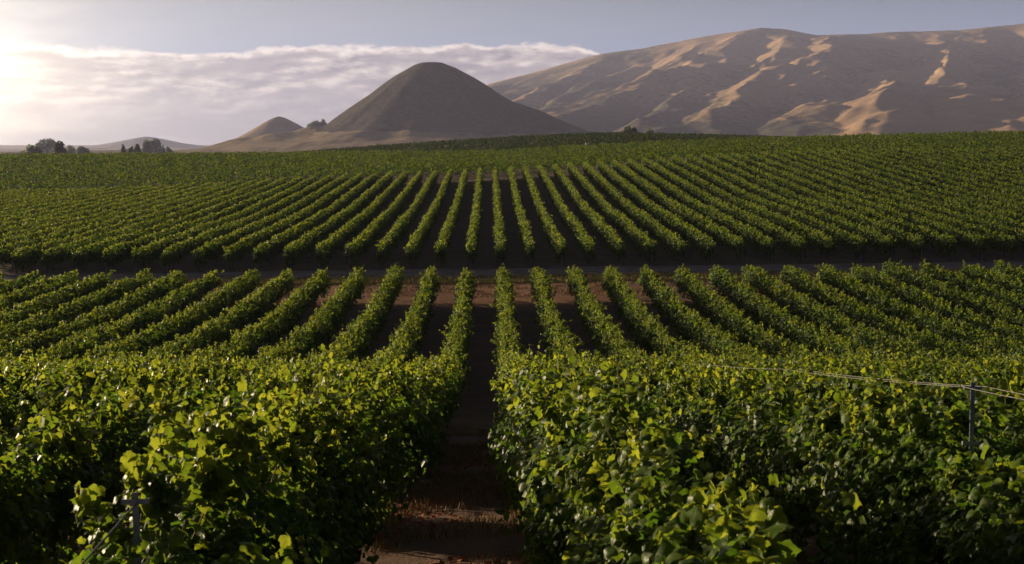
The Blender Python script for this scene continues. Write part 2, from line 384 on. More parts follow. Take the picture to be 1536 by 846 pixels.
# dirt road between the blocks, two wheel ruts
rx = np.arange(-75, 75.1, 0.75); ry = np.linspace(100.2, 104.2, 21)
X, Y = np.meshgrid(rx, ry)
yy = Y+0.5*fbm(X/14, X*0+2, 77, 2)
rut = np.exp(-((Y-101.3)/0.35)**2)+np.exp(-((Y-103.0)/0.35)**2)
edge = sstep(np.minimum(Y-100.2, 104.2-Y), 0, 0.5)
Z = ground(X, yy)+0.05+0.05*edge-0.07*rut*edge+0.02*fbm(X*1.3, yy*1.3, 8, 3)
Z[0, :] -= 0.09; Z[-1, :] -= 0.09
tag(obj('dirt_road', mesh_np('dirt_road', np.stack([X.ravel(), yy.ravel(), Z.ravel()], 1), grid_faces(len(rx), len(ry)), M_road)), kind='structure')

# ------------------------------------------------------------------ hills and mountains
def field(name, xs, ys, hf, mat, kind='structure'):
    X, Y = np.meshgrid(xs, ys); Z, S = hf(X, Y)
    return tag(obj(name, mesh_np(name, np.stack([X.ravel(), Y.ravel(), Z.ravel()], 1), grid_faces(len(xs), len(ys)), mat, {'scrub': S.ravel()})), kind=kind)
def hX(px, D): return (px-PX0)/FPX*D
def hZ(y, D): return (PY0-y)/FPX*D
# the lone conical hill with its golden skirt
HD = 2500.0
hcx = hX(652, HD)
Lr = np.array([0, 17, 29, 69, 110, 150, 165, 200, 250, 300, 345, 420, 600])*HD/FPX
Lz = np.array([94.5, 95.2, 98.5, 121.5, 151, 179, 191, 205, 212, 217, 224, 236, 240])
Rr = np.array([0, 13, 33, 53, 93, 113, 153, 193, 240, 330, 420, 500, 600])*HD/FPX
Rz = np.array([94.5, 95.5, 103.5, 113.5, 140, 153, 167, 183, 202, 216, 228, 236, 240])
def cone(X, Y):
    dx = X-hcx; dy = (Y-HD)
    r = np.hypot(dx, dy*0.9)
    r = r*(1+0.05*fbm(X/170, Y/170, 3, 3)*sstep(r, 20, 200))
    th = np.arctan2(dy, dx); w = 0.5+0.5*np.cos(th)
    zl = hZ(np.interp(r, Lr, Lz), HD); zr = hZ(np.interp(r, Rr, Rz), HD)
    z = zl*(1-w)+zr*w
    # gullies run down the steep flanks
    g = np.abs(fbm(np.cos(th)*2.5+5, np.sin(th)*2.5+r/900, 41, 4))
    z = z-10*sstep(r, 30, 150)*(1-sstep(r, 260, 420))*(0.35-g)*0.8
    # golden shoulders in front and on the left
    def mound(px, D, y, rx, ry):
        return (hZ(y, D)+32)*np.exp(-((X-hX(px, D))/rx)**2-((Y-D)/ry)**2)-32
    z = np.maximum(z, -30)
    base = z.copy()
    for a in ((470, 2420, 191, 75, 120), (420, 2380, 200, 75, 100), (370, 2380, 208, 70, 90), (560, 2240, 203, 110, 90), (690, 2230, 206, 90, 80), (620, 2200, 209, 120, 90), (500, 2250, 204, 80, 80), (780, 2230, 207, 110, 90), (860, 2260, 210, 110, 80)):
        mm = mound(*a); z = np.log(np.exp(z/7)+np.exp(mm/7))*7
    z += 2.2*fbm(X/60, Y/60, 12, 4)*sstep(r, 60, 260)+1.6*fbm(X/22, Y/30, 14, 4)*sstep(r, 15, 60)
    s = sstep(base+6*fbm(X/70, Y/50, 9, 3), 14, 24)*0.95+0.08
    s = s+0.30*sstep(X-hcx, -60, 120)*(1-sstep(Y, 2300, 2500))
    s = s*(1-sstep(z-base, 2, 9)*(1-0.6*sstep(X-hcx, -60, 120)))+0.12*sstep(fbm(X/50, Y/50, 19, 3), 0.1, 0.5)
    return z-1, s
field('hill', np.linspace(-900, 560, 330), np.linspace(1850, 3150, 260), cone, M_hill)
def small_cone(px, D, ytop, half, seed, wide=1.0):
    cx, zt = hX(px, D), hZ(ytop, D); rr = half*D/FPX
    def f(X, Y):
        r = np.hypot((X-cx)/wide, Y-D)*(1+0.10*fbm(X/rr, Y/rr, seed, 3))/rr
        z = -30+(zt+30)*np.exp(-(r*0.80)**1.45)
        z += 1.5*fbm(X/rr*4, Y/rr*4, seed+3, 4)*sstep(r, 0.1, 0.6)
        return z, 0.25+0.4*fbm(X/rr*2, Y/rr*2, seed+5, 3)
    return f, cx, rr
f, cx, rr = small_cone(422, 3300, 175, 60, 50)
field('hill', np.linspace(cx-3*rr, cx+3*rr, 120), np.linspace(3300-3*rr, 3300+3*rr, 120), f, M_hill)
f, cx, rr = small_cone(225, 6900, 205, 42, 60, 1.3)
field('hill', np.linspace(cx-5*rr, cx+5*rr, 130), np.linspace(6900-2*rr, 6900+2*rr, 120), f, M_hillhazed)
# the long bare range on the right
CP = np.array([450, 560, 640, 700, 735, 800, 860, 900, 960, 1040, 1100, 1137, 1170, 1220, 1280, 1350, 1430, 1480, 1536, 1650, 1800, 2000, 2300.])
CY = np.array([225, 200, 165, 138, 126, 110, 93, 82, 75, 59, 50, 44, 46, 54.5, 53, 50, 47, 42, 36.5, 28, 26, 34, 50.])
def ridged(x, y, seed, octv=5):
    v = 0; a = 0.5; w = 1.0
    for k in range(octv):
        n = 1-np.abs(2*vnoise(x*2**k, y*2**k, seed+k)-1); n = n*n*w
        v = v+a*n; w = np.clip(n*1.6, 0, 1); a *= 0.5
    return v
def range_(X, Y):
    YC = 6000.0; Y0 = 2600.0
    px = PX0+FPX*X/YC
    hc = hZ(np.interp(px, CP, CY), YC)+3.0*fbm(X/120, X*0, 71, 4)
    t = np.clip((Y+180*fbm(X/700, Y/900, 21, 2)*(1-sstep(Y, 5500, 5900))-Y0)/(YC-Y0), 0, 1.0)
    back = np.clip((Y-YC)/900.0, 0, 1)
    prof = t**1.22
    D = YC-Y
    # spurs run down from the crest towards the plain and to the left
    w = X+0.42*D+130*fbm(X/520, Y/420, 33, 3)
    ph = w/500.0+0.30; k = ph-np.floor(ph); tri = np.where(k < 0.55, k/0.55, (1-k)/0.45)
    kk = np.floor(ph-0.3); fr = (ph-0.3)-kk
    amp = 0.75+0.5*(hash2(kk, kk*0, 5)*(1-fr)+hash2(kk+1, kk*0, 5)*fr)
    tri = tri**1.25
    w2 = X+0.30*D+90*fbm(X/240, Y/240, 35, 3)
    ph2 = w2/210.0; tri2 = (1-np.abs(2*(ph2-np.floor(ph2))-1))
    env = np.sin(np.pi*np.clip(t, 0, 1)**1.1)**0.8
    sc_ = np.clip((hc+28)/500, 0.1, 1.2)
    z = -28+(hc+28)*prof
    rg = ridged((X+0.42*D)/330, (Y+0.2*X)/900, 44, 6)
    z += env*sc_*(52*amp*(tri-0.45)+30*(tri2-0.5)+34*(rg-0.45))
    z += 15*fbm(X/170, Y/190, 48, 4)*env+7*fbm(X/75, Y/75, 47, 4)*env+13*(ridged((X+0.42*D)/95, Y/300, 91, 3)-0.45)*env
    # rounded foothills
    ry_ = sstep(Y, 2500, 2800)*(1-sstep(Y, 3500, 3900))
    f1 = vnoise((X+0.5*D)/340+3, (Y-0.4*X)/520, 51)+0.22*fbm(X/130, Y/150, 53, 4)
    gain = 0.18+0.9*sstep(X, 250, 1300)
    fh = np.clip(f1-0.15, 0, 2)*64*ry_*gain+70*sstep(X, 500, 1700)*ry_
    z = z+fh*0.8*(1-sstep(t, 0.15, 0.5))
    z = np.log(np.exp(np.clip(z, -60, 600)/9)+np.exp((fh-32)/9))*9
    z = z-back*back*350
    s = 0.24+0.40*(0.55-tri)*env+0.40*fbm(X/300, Y/200, 61, 4)+0.25*(0.5-rg)
    s = s+0.35*sstep(X, 0, 250)*(1-sstep(X, 600, 1000))*sstep(Y, 2900, 3100)*(1-sstep(t, 0.15, 0.45))
    s = s-0.35*sstep(fh, 20, 50)*gain+0.25*(1-sstep(X, 300, 900))
    return z-1, s
field('mountain_range', np.linspace(-900, 4800, 860), np.concatenate([np.linspace(2450, 6150, 560), np.linspace(6170, 7100, 30)]), range_, M_mount)

# ------------------------------------------------------------------ air
zlo, zhi = -60.0, 640.0
V, F = box(0, 3250, (zlo+zhi)/2, 14000, 8300, zhi-zlo)
m, t, o, out = newmat('haze')
pv = N(t, 'ShaderNodeVolumePrincipled'); pv.inputs['Color'].default_value = (0.575, 0.61, 0.97, 1)
HAZE = 0.82e-4
pv.inputs['Density'].default_value = HAZE; pv.inputs['Anisotropy'].default_value = 0.2
t.links.new(pv.outputs[0], out.inputs['Volume'])
tag(obj('haze', mesh_np('haze', V, F, m)), kind='stuff')

# ------------------------------------------------------------------ leaves
def leaf_outline(n=24):
    a = np.arange(n)*2*math.pi/n                      # 0 = tip, pi = stalk notch
    d = np.abs((a+math.pi) % (2*math.pi)-math.pi)
    r_ = 0.40+0.15*np.exp(-(d/0.30)**2)+0.12*np.exp(-((d-1.15)/0.33)**2)+0.09*np.exp(-((d-2.25)/0.33)**2)-0.26*np.exp(-((d-math.pi)/0.22)**2)
    r_ = r_*(1+0.045*np.where(np.arange(n) % 2 == 0, 1, -1))
    return np.stack([r_*np.sin(a), r_*np.cos(a)], 1)
_o = leaf_outline(); _in = _o[::2]*0.52
L3 = np.concatenate([[(0, 0.0)], _in, _o])
_f = []
for i in range(12):
    a_, b_ = 1+i, 1+(i+1) % 12; r0, r1, r2 = 13+2*i, 14+2*i, 13+(2*i+2) % 24
    _f += [[0, a_, b_], [a_, r0, r1], [a_, r1, b_], [b_, r1, r2]]
L3F = np.array(_f)
L2 = np.array([(0, -.42), (.46, -.18), (.42, .26), (0, .55), (-.42, .26), (-.46, -.18)])
L2F = np.array([[0, 1, 2, 3], [0, 3, 4, 5]])
L1 = np.array([(0, -.48), (.46, .0), (0, .52), (-.46, 0)])
L1F = np.array([[0, 1, 2, 3]])
def norm(v): return v/np.maximum(np.linalg.norm(v, axis=1, keepdims=True), 1e-9)
def leaves(P, Nn, Tdir, S, tint, lod, uv=False):
    """instances of leaf shapes baked into arrays"""
    L, LF = ((L3, L3F), (L2, L2F), (L1, L1F))[lod]
    n = len(P)
    Tt = norm(Tdir-Nn*(Tdir*Nn).sum(1, keepdims=True)); B = np.cross(Nn, Tt)
    fold = (0.15+0.5*rng.random(n))[:, None]; cup = (rng.random(n)*0.5-0.15)[:, None]
    lx = L[:, 0][None, :]*(0.85+0.3*rng.random((n, 1))); ly = L[:, 1][None, :]
    lz = fold*np.abs(lx)*0.8-cup*(ly**2)*1.2
    if lod == 0: lz = lz+0.05*np.sin(9*lx+7*ly+rng.random((n, 1))*6)+0.9*rng.random((n, 1))*(lx**2+ly**2)-0.9*(rng.random((n, 1))-0.3)*ly*np.abs(ly)
    if lod == 2: lz = lz*0.8
    V = P[:, None, :]+S[:, None, None]*(lx[..., None]*B[:, None, :]+ly[..., None]*Tt[:, None, :]-lz[..., None]*Nn[:, None, :])
    k = L.shape[0]
    F = (LF[None]+(np.arange(n)*k)[:, None, None]).reshape(-1, LF.shape[1])
    if uv: return V.reshape(-1, 3), F, np.repeat(tint, k), np.tile(L[:, 0], n), np.tile(L[:, 1], n)
    return V.reshape(-1, 3), F, np.repeat(tint, k)

def row_leaves(x0, y0, y1, size_f, dens_f, seed, height=1.85, width=0.50, lodf=None, line=None, holes=(), bumps=(), low=1.12):
    """canopy of one trellised row running along +Y at x = x0"""
    yb = np.arange(y0, y1, 0.5); nb = np.array([max(1, int(dens_f(v+.25)*min(0.5, y1-v)+rng.random())) for v in yb])
    s = np.repeat(yb, nb)+rng.random(nb.sum())*np.minimum(0.5, y1-np.repeat(yb, nb))
    n = len(s)
    S = size_f(s)*(0.62+0.55*rng.random(n))
    # vine by vine vigour
    nr = 1-sstep(s, 15, 45)
    vig = 0.78+0.36*vnoise(s/1.9, s*0+seed*1.7, seed)+(0.26+0.2*nr)*(vnoise(s/0.7, s*0+seed*0.7, seed+2)-0.5)
    weak = 1-0.42*(1-sstep(vnoise(s/2.6, s*0+seed*5.1, seed+20), 0.04, 0.20))
    vig = vig*weak*(1-0.26*nr*(0.5-0.5*np.cos(2*math.pi*s/1.83+seed))**2)
    wav = sum([dz_*np.exp(-((s-yc_)/sg_)**2) for yc_, sg_, dz_ in bumps], 0.0)+0.20*nr*fbm(s/1.3, s*0+seed, seed+30, 2)+0.14*fbm(s/5.0, s*0+seed, seed+9, 2)
    side = rng.random(n)
    phi = (rng.random(n)**0.85)*R(150)*np.where(side < 0.5, -1, 1)
    rad = 1-0.88*rng.random(n)**1.5
    lump = 1+(0.85+0.15*nr)*(vnoise(s*1.7+phi*0.9, phi*2.2+seed, seed+4)-0.5)+0.50*(vnoise(s*3.3+11, phi*4+seed, seed+6)-0.5)
    hc = height-0.70-0.17*nr
    a = width*vig*lump*rad; b = (0.66*vig)*lump*rad
    lx = a*np.sin(phi)*(1-0.20*np.clip(np.cos(phi), 0, 1))*(1+0.14*nr); lz = hc+b*np.cos(phi)
    lz = np.where(np.cos(phi) < 0, hc+(low+0.3*nr)*b*np.cos(phi), lz)
    nrm = np.stack([np.sin(phi), rng.normal(0, .25, n), np.cos(phi)*0.8+0.35], 1)
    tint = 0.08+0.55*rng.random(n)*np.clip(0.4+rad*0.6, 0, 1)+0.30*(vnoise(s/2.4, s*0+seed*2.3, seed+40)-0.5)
    # ends are rounded off
    e = np.minimum((s-y0)/0.5, (y1-s)/0.5).clip(0, 1); lx = lx*(0.55+0.45*e**0.5); lz = hc+(lz-hc)*(0.7+0.3*e**0.5)
    # shoots reach out of the top and sides
    nsh = int((y1-y0)*7)+2
    sy = y0+rng.random(nsh)*(y1-y0); sphi = np.clip(rng.normal(0, 0.50, nsh), -1.05, 1.05); slen = 0.13+(0.28+0.24*(1-sstep(sy, 30, 90)))*rng.random(nsh)**1.6
    q = rng.random(n) < 0.22
    k = rng.integers(0, nsh, n); f = rng.random(n)
    lean = rng.normal(0, 0.35, (nsh, 2))
    vk = 0.80+0.34*vnoise(sy/1.9, sy*0+seed*1.7, seed)
    bx = width*vk*np.sin(sphi)*0.9; bz = (height-0.70-0.17*(1-sstep(sy, 15, 45)))+0.62*vk*np.cos(sphi)
    jx = rng.normal(0, 0.03, n); jy = rng.normal(0, 0.035, n)
    shx = bx[k]+slen[k]*f*(np.sin(sphi[k])*0.8+lean[k, 0])+jx
    shy = sy[k]+slen[k]*f*lean[k, 1]+jy
    shz = bz[k]+slen[k]*f*(0.9-0.55*f*np.abs(np.sin(sphi[k])))
    lx = np.where(q, shx, lx); lz = np.where(q, shz, lz); s2 = np.where(q, shy, s)
    S = np.where(q, S*(1.0-0.35*f), S)
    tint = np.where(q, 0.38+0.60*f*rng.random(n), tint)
    nrm[:, 0] = np.where(q, np.sin(sphi[k])+rng.normal(0, .5, n), nrm[:, 0])
    lz = lz+wav
    Nn = norm(nrm+rng.normal(0, 0.48, (n, 3)))
    T = np.stack([np.sin(phi)*0.4+rng.normal(0, .5, n), rng.normal(0, .6, n), -0.9+rng.normal(0, .35, n)], 1)
    xx = x0+lx+0.10*fbm(s2/7, s2*0+seed*3.3, seed+8, 2)
    yy = s2
    if line is not None: xx, yy = line(xx-x0, yy)
    zz = ground(xx, yy)+lz
    ok = np.abs(lx) < 0.68+0.18*sstep(s, 8, 14)
    cs = (sy < 18) & (slen > 0.26)
    canes = None
    if cs.any():
        ff = np.array([-0.5, 0.0, 0.5, 0.95])[None, :]
        c1 = lambda v: v[cs][:, None]
        cx_ = x0+c1(bx)+c1(slen)*ff*(np.sin(c1(sphi))*0.8+c1(lean[:, 0]))+0.10*fbm(c1(sy)/7+0*ff, seed*3.3+0*ff, seed+8, 2)
        cy_ = c1(sy)+c1(slen)*ff*c1(lean[:, 1])
        cw_ = sum([dz_*np.exp(-((cy_-yc_)/sg_)**2) for yc_, sg_, dz_ in bumps], 0.0)
        cz_ = ground(cx_, cy_)+c1(bz)+c1(slen)*ff*(0.9-0.55*np.abs(ff)*np.abs(np.sin(c1(sphi))))+cw_
        inh = np.zeros(len(cx_), bool)
        for a0, a1, x0_, x1_, z0_ in holes: inh |= (cy_[:, 1] > a0-.1) & (cy_[:, 1] < a1+.1)
        canes = np.stack([cx_, cy_, cz_], 2)[~inh]
    for a0, a1, x0_, x1_, z0_ in holes: ok &= ~((yy > a0) & (yy < a1) & (lx > x0_) & (lx < x1_) & (lz > z0_))
    return np.stack([xx, yy, zz], 1)[ok], Nn[ok], T[ok], S[ok], tint[ok], canes

def fsize(y): return 0.089*np.maximum(1.0, (np.asarray(y)/22.0)**0.35)*np.where(np.asarray(y) < 6.5, 0.88, 1.0)
def make_foliage(name, args, parent=None, mat=None, lod_at=(11.0, 36.0), loc=(0, 0, 0)):
    P, Nn, T, S, ti, cn = row_leaves(*args[0], **args[1])
    dist = np.hypot(P[:, 0], P[:, 1])
    Vs = []; Fs = []; A = []; U = []; W_ = []; mi = []; n0 = 0
    for lod, sel in ((0, dist < lod_at[0]), (1, (dist >= lod_at[0]) & (dist < lod_at[1])), (2, dist >= lod_at[1])):
        if not sel.any(): continue
        V, F, t_, u_, w_ = leaves(P[sel], Nn[sel], T[sel], S[sel], ti[sel], lod, True)
        U.append(u_); W_.append(w_); mi.append(np.full(len(F), 1 if lod == 2 else 0, np.int32)); Vs.append(V); Fs.append(F+n0); A.append(t_); n0 += len(V)
    if cn is not None and len(cn):
        m_ = len(cn); rad_ = np.array([0.0045, 0.004, 0.003, 0.0015])[None, :, None, None]
        ang = np.arange(4)*math.pi/2
        off = np.stack([np.cos(ang), np.sin(ang), 0*ang], 1)[None, None]*rad_
        V = (cn[:, :, None, :]+off).reshape(-1, 3)
        q4 = np.array([[i*4+j, i*4+(j+1) % 4, i*4+4+(j+1) % 4, i*4+4+j] for i in range(3) for j in range(4)])
        F = (q4[None]+(np.arange(m_)*16)[:, None, None]).reshape(-1, 4)
        Vs.append(V); Fs.append(F+n0); A.append(np.zeros(len(V))); U.append(np.zeros(len(V))); W_.append(np.zeros(len(V))); mi.append(np.full(len(F), 2, np.int32)); n0 += len(V)
    V = np.concatenate(Vs)-np.asarray(loc)
    me = mesh_np(name, V, Fs, None, {'tint': np.concatenate(A), 'lu': np.concatenate(U), 'lv': np.concatenate(W_)})
    me.materials.append(mat or M_leaf); me.materials.append(M_leaf_far); me.materials.append(M_cane)
    me.polygons.foreach_set('material_index', np.concatenate(mi))
    return obj(name, me, parent)

ORD = ['', 'first', 'second', 'third', 'fourth', 'fifth', 'sixth', 'seventh', 'eighth', 'ninth', 'tenth', 'eleventh', 'twelfth', 'thirteenth', 'fourteenth', 'fifteenth', 'sixteenth', 'seventeenth', 'eighteenth', 'nineteenth', 'twentieth']
def ordinal(n):
    if n <= 20: return ORD[n]
    t_ = {2: 'twenty', 3: 'thirty', 4: 'forty'}[n//10]
    return t_+'-'+ORD[n % 10] if n % 10 else {2: 'twentieth', 3: 'thirtieth', 4: 'fortieth'}[n//10]

# ---- trunk mesh shared by all vines
def trunk_mesh():
    parts = []
    pts = [(0, 0, -0.08), (0.02, 0.01, 0.2), (-0.015, 0.03, 0.45), (0.01, 0.0, 0.7), (0, 0.02, 0.92)]
    parts.append(tube(pts, [0.045, 0.034, 0.030, 0.032, 0.036], 8))
    parts.append(tube([(0, 0.02, 0.88), (0.02, 0.3, 0.97), (0, 0.85, 0.98)], [0.028, 0.022, 0.014], 7))
    parts.append(tube([(0, 0.02, 0.88), (-0.02, -0.28, 0.96), (0, -0.8, 0.98)], [0.028, 0.022, 0.014], 7))
    V, F = join(parts)
    return mesh_np('trunk', V, F, M_bark)
TRUNK = trunk_mesh()
ROW0, PITCH = 0.85, 2.4
def add_trunks(parent, x, ylist):
    for yv in ylist:
        o_ = obj('trunk', TRUNK, parent)
        gx = x+random.uniform(-.04, .04)
        o_.location = (gx-parent.location.x, yv-parent.location.y, float(ground(gx, yv))-parent.location.z)
        o_.rotation_euler = (0, 0, random.uniform(-.25, .25))

def near_dens(y): return 6.6/(0.60*float(fsize(y))**2)*(1.32+0.75*max(0.0, 1-y/32.0))
def near_end(k): return 90.0+random.uniform(-.5, .5)
near_rows = []
BUMPS = {0: ((8.2, .5, .52), (6.0, .4, .10), (11.6, .6, -.14), (14.6, .8, .08), (4.3, .4, -.08)), -1: ((11.3, .9, .18), (8.8, .5, -.15), (7.2, .45, .05), (6.35, .3, -.40), (5.2, .5, -.10)),
         -2: ((14.5, .6, .28), (11.5, .8, -.15), (18, .9, .12)), -3: ((19, .7, .3), (15.5, .9, -.15)), 1: ((12.5, .6, .15), (17, .8, -.12)), 2: ((18, .7, .25), (14.2, .8, -.12)), -4: ((21, .8, .25),), 3: ((24, .8, .25),)}
HOLES = {1: ((7.4, 9.0, -2, 0.35, 1.58), (8.5, 9.1, -2, 2, 1.72)), -1: ((5.0, 5.9, -0.20, 2, 1.52), (16.6, 18.6, -2, 2, 0), (12.3, 13.6, -2, 2, 0)),
         -2: ((18.2, 20.8, -2, 2, 0), (14.4, 16.2, -2, 2, 0)), -3: ((20.2, 22.8, -2, 2, 0.9), (16.4, 18.6, -2, 2, 0.9))}
for k in range(-15, 17):
    x = ROW0+PITCH*k
    enter = abs(x)*FPX/ (735 if x < 0 else 801)
    ys_ = max(4.0 if k == 0 else (5.1 if k == -1 else 3.6), enter-3.0-0.05*enter)
    ye = near_end(k)
    if ys_ > ye-3: continue
    side = 'left' if k < 0 else 'right'; nth = -k if k < 0 else k+1
    zb = float(ground(x, ys_+1))
    root = empty('vine_row', (x, ys_+1, zb))
    tag(root, '%s green vine row %s of the bare dirt aisle, before the road' % (ordinal(nth), side), 'vine row', 'vine rows on the near side of the road')
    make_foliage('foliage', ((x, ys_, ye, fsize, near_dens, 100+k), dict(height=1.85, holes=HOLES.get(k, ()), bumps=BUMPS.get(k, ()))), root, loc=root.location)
    yv = math.ceil(ys_/1.83)*1.83
    tr = [q for q in np.arange(yv, ye, 1.83) if q < 34 and abs(x) < 9]+[ye-0.35]
    add_trunks(root, x, tr)
    near_rows.append(k)
for k in range(-36, 37):
    x = ROW0+PITCH*k
    enter = abs(x)*FPX/(735 if x < 0 else 801)
    ys_ = max(105.3+random.uniform(-.3, .3), enter*0.95-4)
    ye = 216+random.uniform(-.5, .5)+np.clip(x*0.02, -1, 1)
    if ys_ > ye-4: continue
    zb = float(ground(x, ys_+.5)); root = empty('vine_row', (x, ys_+.5, zb))
    if k == 0: lab = 'green vine row pointing straight at the viewer on the slope beyond the road'
    else: lab = '%s vine row %s of the one pointing straight at the viewer, beyond the road' % (ordinal(abs(k)), 'left' if k < 0 else 'right')
    tag(root, lab, 'vine row', 'vine rows on the slope beyond the road')
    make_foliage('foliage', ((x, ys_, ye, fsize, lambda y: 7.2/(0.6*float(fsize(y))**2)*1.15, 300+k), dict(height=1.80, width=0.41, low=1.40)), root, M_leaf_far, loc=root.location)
    if ys_ < 108: add_trunks(root, x, [ys_+.5, ys_+2.2])

# ---- far blocks: rows lie nearly across the view and read as one mass
def far_block(name, label, d0, d1, u0, u1, ang, spacing, size, dens, seed, mat=M_leaf_far, ufn=None):
    ca, sa = math.cos(R(ang)), math.sin(R(ang))
    # rows along direction (ca, sa); generate points on lines of constant v = -x sa + y ca
    cand = []
    vmin, vmax = 1e9, -1e9
    for d in (d0, d1):
        for u in (u0, u1):
            v = -u*d*sa+d*ca; vmin = min(vmin, v); vmax = max(vmax, v)
    for v in np.arange(vmin, vmax, spacing):
        smin, smax = -d1, d1
        n = int((smax-smin)*dens)
        s = smin+rng.random(n)*(smax-smin)
        dv = rng.normal(0, 0.27, n)
        x = s*ca-(v+dv)*sa; y = s*sa+(v+dv)*ca
        ok = (y > d0) & (y < d1) & (x > u0*y) & (x < u1*y)
        x, y, dv = x[ok], y[ok], dv[ok]; s = s[ok]
        h = 1.75-0.9*np.abs(dv)-0.75*rng.random(len(x))**1.3+1.1*(vnoise(s/1.3, s*0+v, seed)-0.5)+0.25*(vnoise(s/5, s*0+v, seed+1)-0.5)
        cand.append(np.stack([x, y, ground(x, y)+h, h], 1))
    C = np.concatenate(cand); n = len(C)
    P = C[:, :3]
    Nn = norm(rng.normal(0, .5, (n, 3))+[0, -0.15, 0.7]); T = rng.normal(0, 1, (n, 3))
    V, F, ti = leaves(P, Nn, T, size*(0.6+0.7*rng.random(n)), np.clip(0.05+0.5*rng.random(n)+0.25*(C[:, 3]-1.3), 0, 1), 2)
    return tag(obj(name, mesh_np(name, V, F, mat, {'tint': ti})), label, 'vineyard', None, 'stuff')
far_block('vineyard', 'broad green vineyard block below the skyline, behind the rows on the slope', 220.5, 392, -0.42, 0.45, 14, 2.6, 0.34, 15, 5, M_leaf_hill)
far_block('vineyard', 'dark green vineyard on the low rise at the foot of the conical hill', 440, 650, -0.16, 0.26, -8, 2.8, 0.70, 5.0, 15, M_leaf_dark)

# ------------------------------------------------------------------ trellis posts and wires
def post_meshes():
    # rolled steel stake (T section), top cross arm, lower cross arm
    Vs, Fs = join([box(0, 0, 0.90, 0.028, 0.006, 1.96), box(0, 0.016, 0.90, 0.006, 0.026, 1.955)])
    a = join([box(0, -0.006, 0, 0.12, 0.006, 0.024), box(-0.056, 0.006, 0, 0.008, 0.018, 0.023), box(0.056, 0.006, 0, 0.008, 0.018, 0.023)])
    return mesh_np('stake', Vs, Fs, M_steel, smooth=False), mesh_np('cross_arm', a[0], a[1], M_steel, smooth=False)
STAKE, ARM = post_meshes()
def post(x, y, label, group=None, tilt=1.0, dz=0.0, arms=(1.84, 1.46), s=1.0):
    r_ = empty('trellis_post', (x, y, float(ground(x, y))+dz), R(random.uniform(-6, 6)))
    r_.rotation_euler = (R(random.uniform(-2, 2))*tilt, R(random.uniform(-3, 3))*tilt, r_.rotation_euler.z); r_.scale = (s, s, 1)
    tag(r_, label, 'trellis post', group)
    obj('stake', STAKE, r_)
    for z in arms: obj('cross_arm', ARM, r_, (0, 0, z))
    return r_
def wire(x, ylist, h, label, sag=0.02):
    pts = []
    for i in range(len(ylist)-1):
        for f in np.linspace(0, 1, 9)[:-1]:
            y = ylist[i]*(1-f)+ylist[i+1]*f
            za = float(ground(x, ylist[i]))*(1-f)+float(ground(x, ylist[i+1]))*f
            pts.append((x, y, za+h-sag*4*f*(1-f)))
    pts.append((x, ylist[-1], float(ground(x, ylist[-1]))+h))
    V, F = tube(pts, 0.0024, 6)
    return V, F
rx_ = ROW0+PITCH
post(rx_+0.03, 8.85, 'grey steel stake standing clear of the vines with bare wires at its top', dz=0.15, tilt=0.2)
post(ROW0-PITCH-0.02, 5.85, 'blue grey steel stake half hidden in the nearest left vines', dz=-0.18, tilt=0.3)
V, F = wire(rx_-0.05, [6.2, 8.85, 14.3, 19.8], 2.0, '')
V2, F2 = wire(rx_+0.11, [6.2, 8.85, 14.3], 2.0, '')
VV, FF = join([(V, F), (V2, F2)])
tag(obj('trellis_wire', mesh_np('trellis_wire', V, F, M_wire)), 'long pale wire stretched over the vines from the clear standing steel stake', 'wire')
tag(obj('trellis_wire', mesh_np('trellis_wire', V2, F2, M_wire)), 'second pale wire, on the far side of the clear standing stake', 'wire')
V, F = tube([(ROW0-PITCH-0.02, 5.83, float(ground(-1.55, 5.83))+1.66), (ROW0-PITCH-0.26, 5.0, float(ground(-1.55, 5.0))+1.28), (ROW0-PITCH-0.5, 4.2, float(ground(-1.55, 4.2))+0.9)], 0.005, 6)
tag(obj('guy_wire', mesh_np('guy_wire', V, F, M_wire)), 'pale guy wire slanting down from the half hidden stake in the left corner', 'wire')
for k in range(-17, 19):
    x = ROW0+PITCH*k
    nm = 'short steel end post of the ' + ('row pointing straight at the viewer beyond the road' if k == 0 else '%s row %s of the straight middle row' % (ordinal(abs(k)), 'left' if k < 0 else 'right'))
    post(x, 105.5, nm, 'end posts of the rows beyond the road', arms=(1.5,), s=1.3, dz=-0.35)

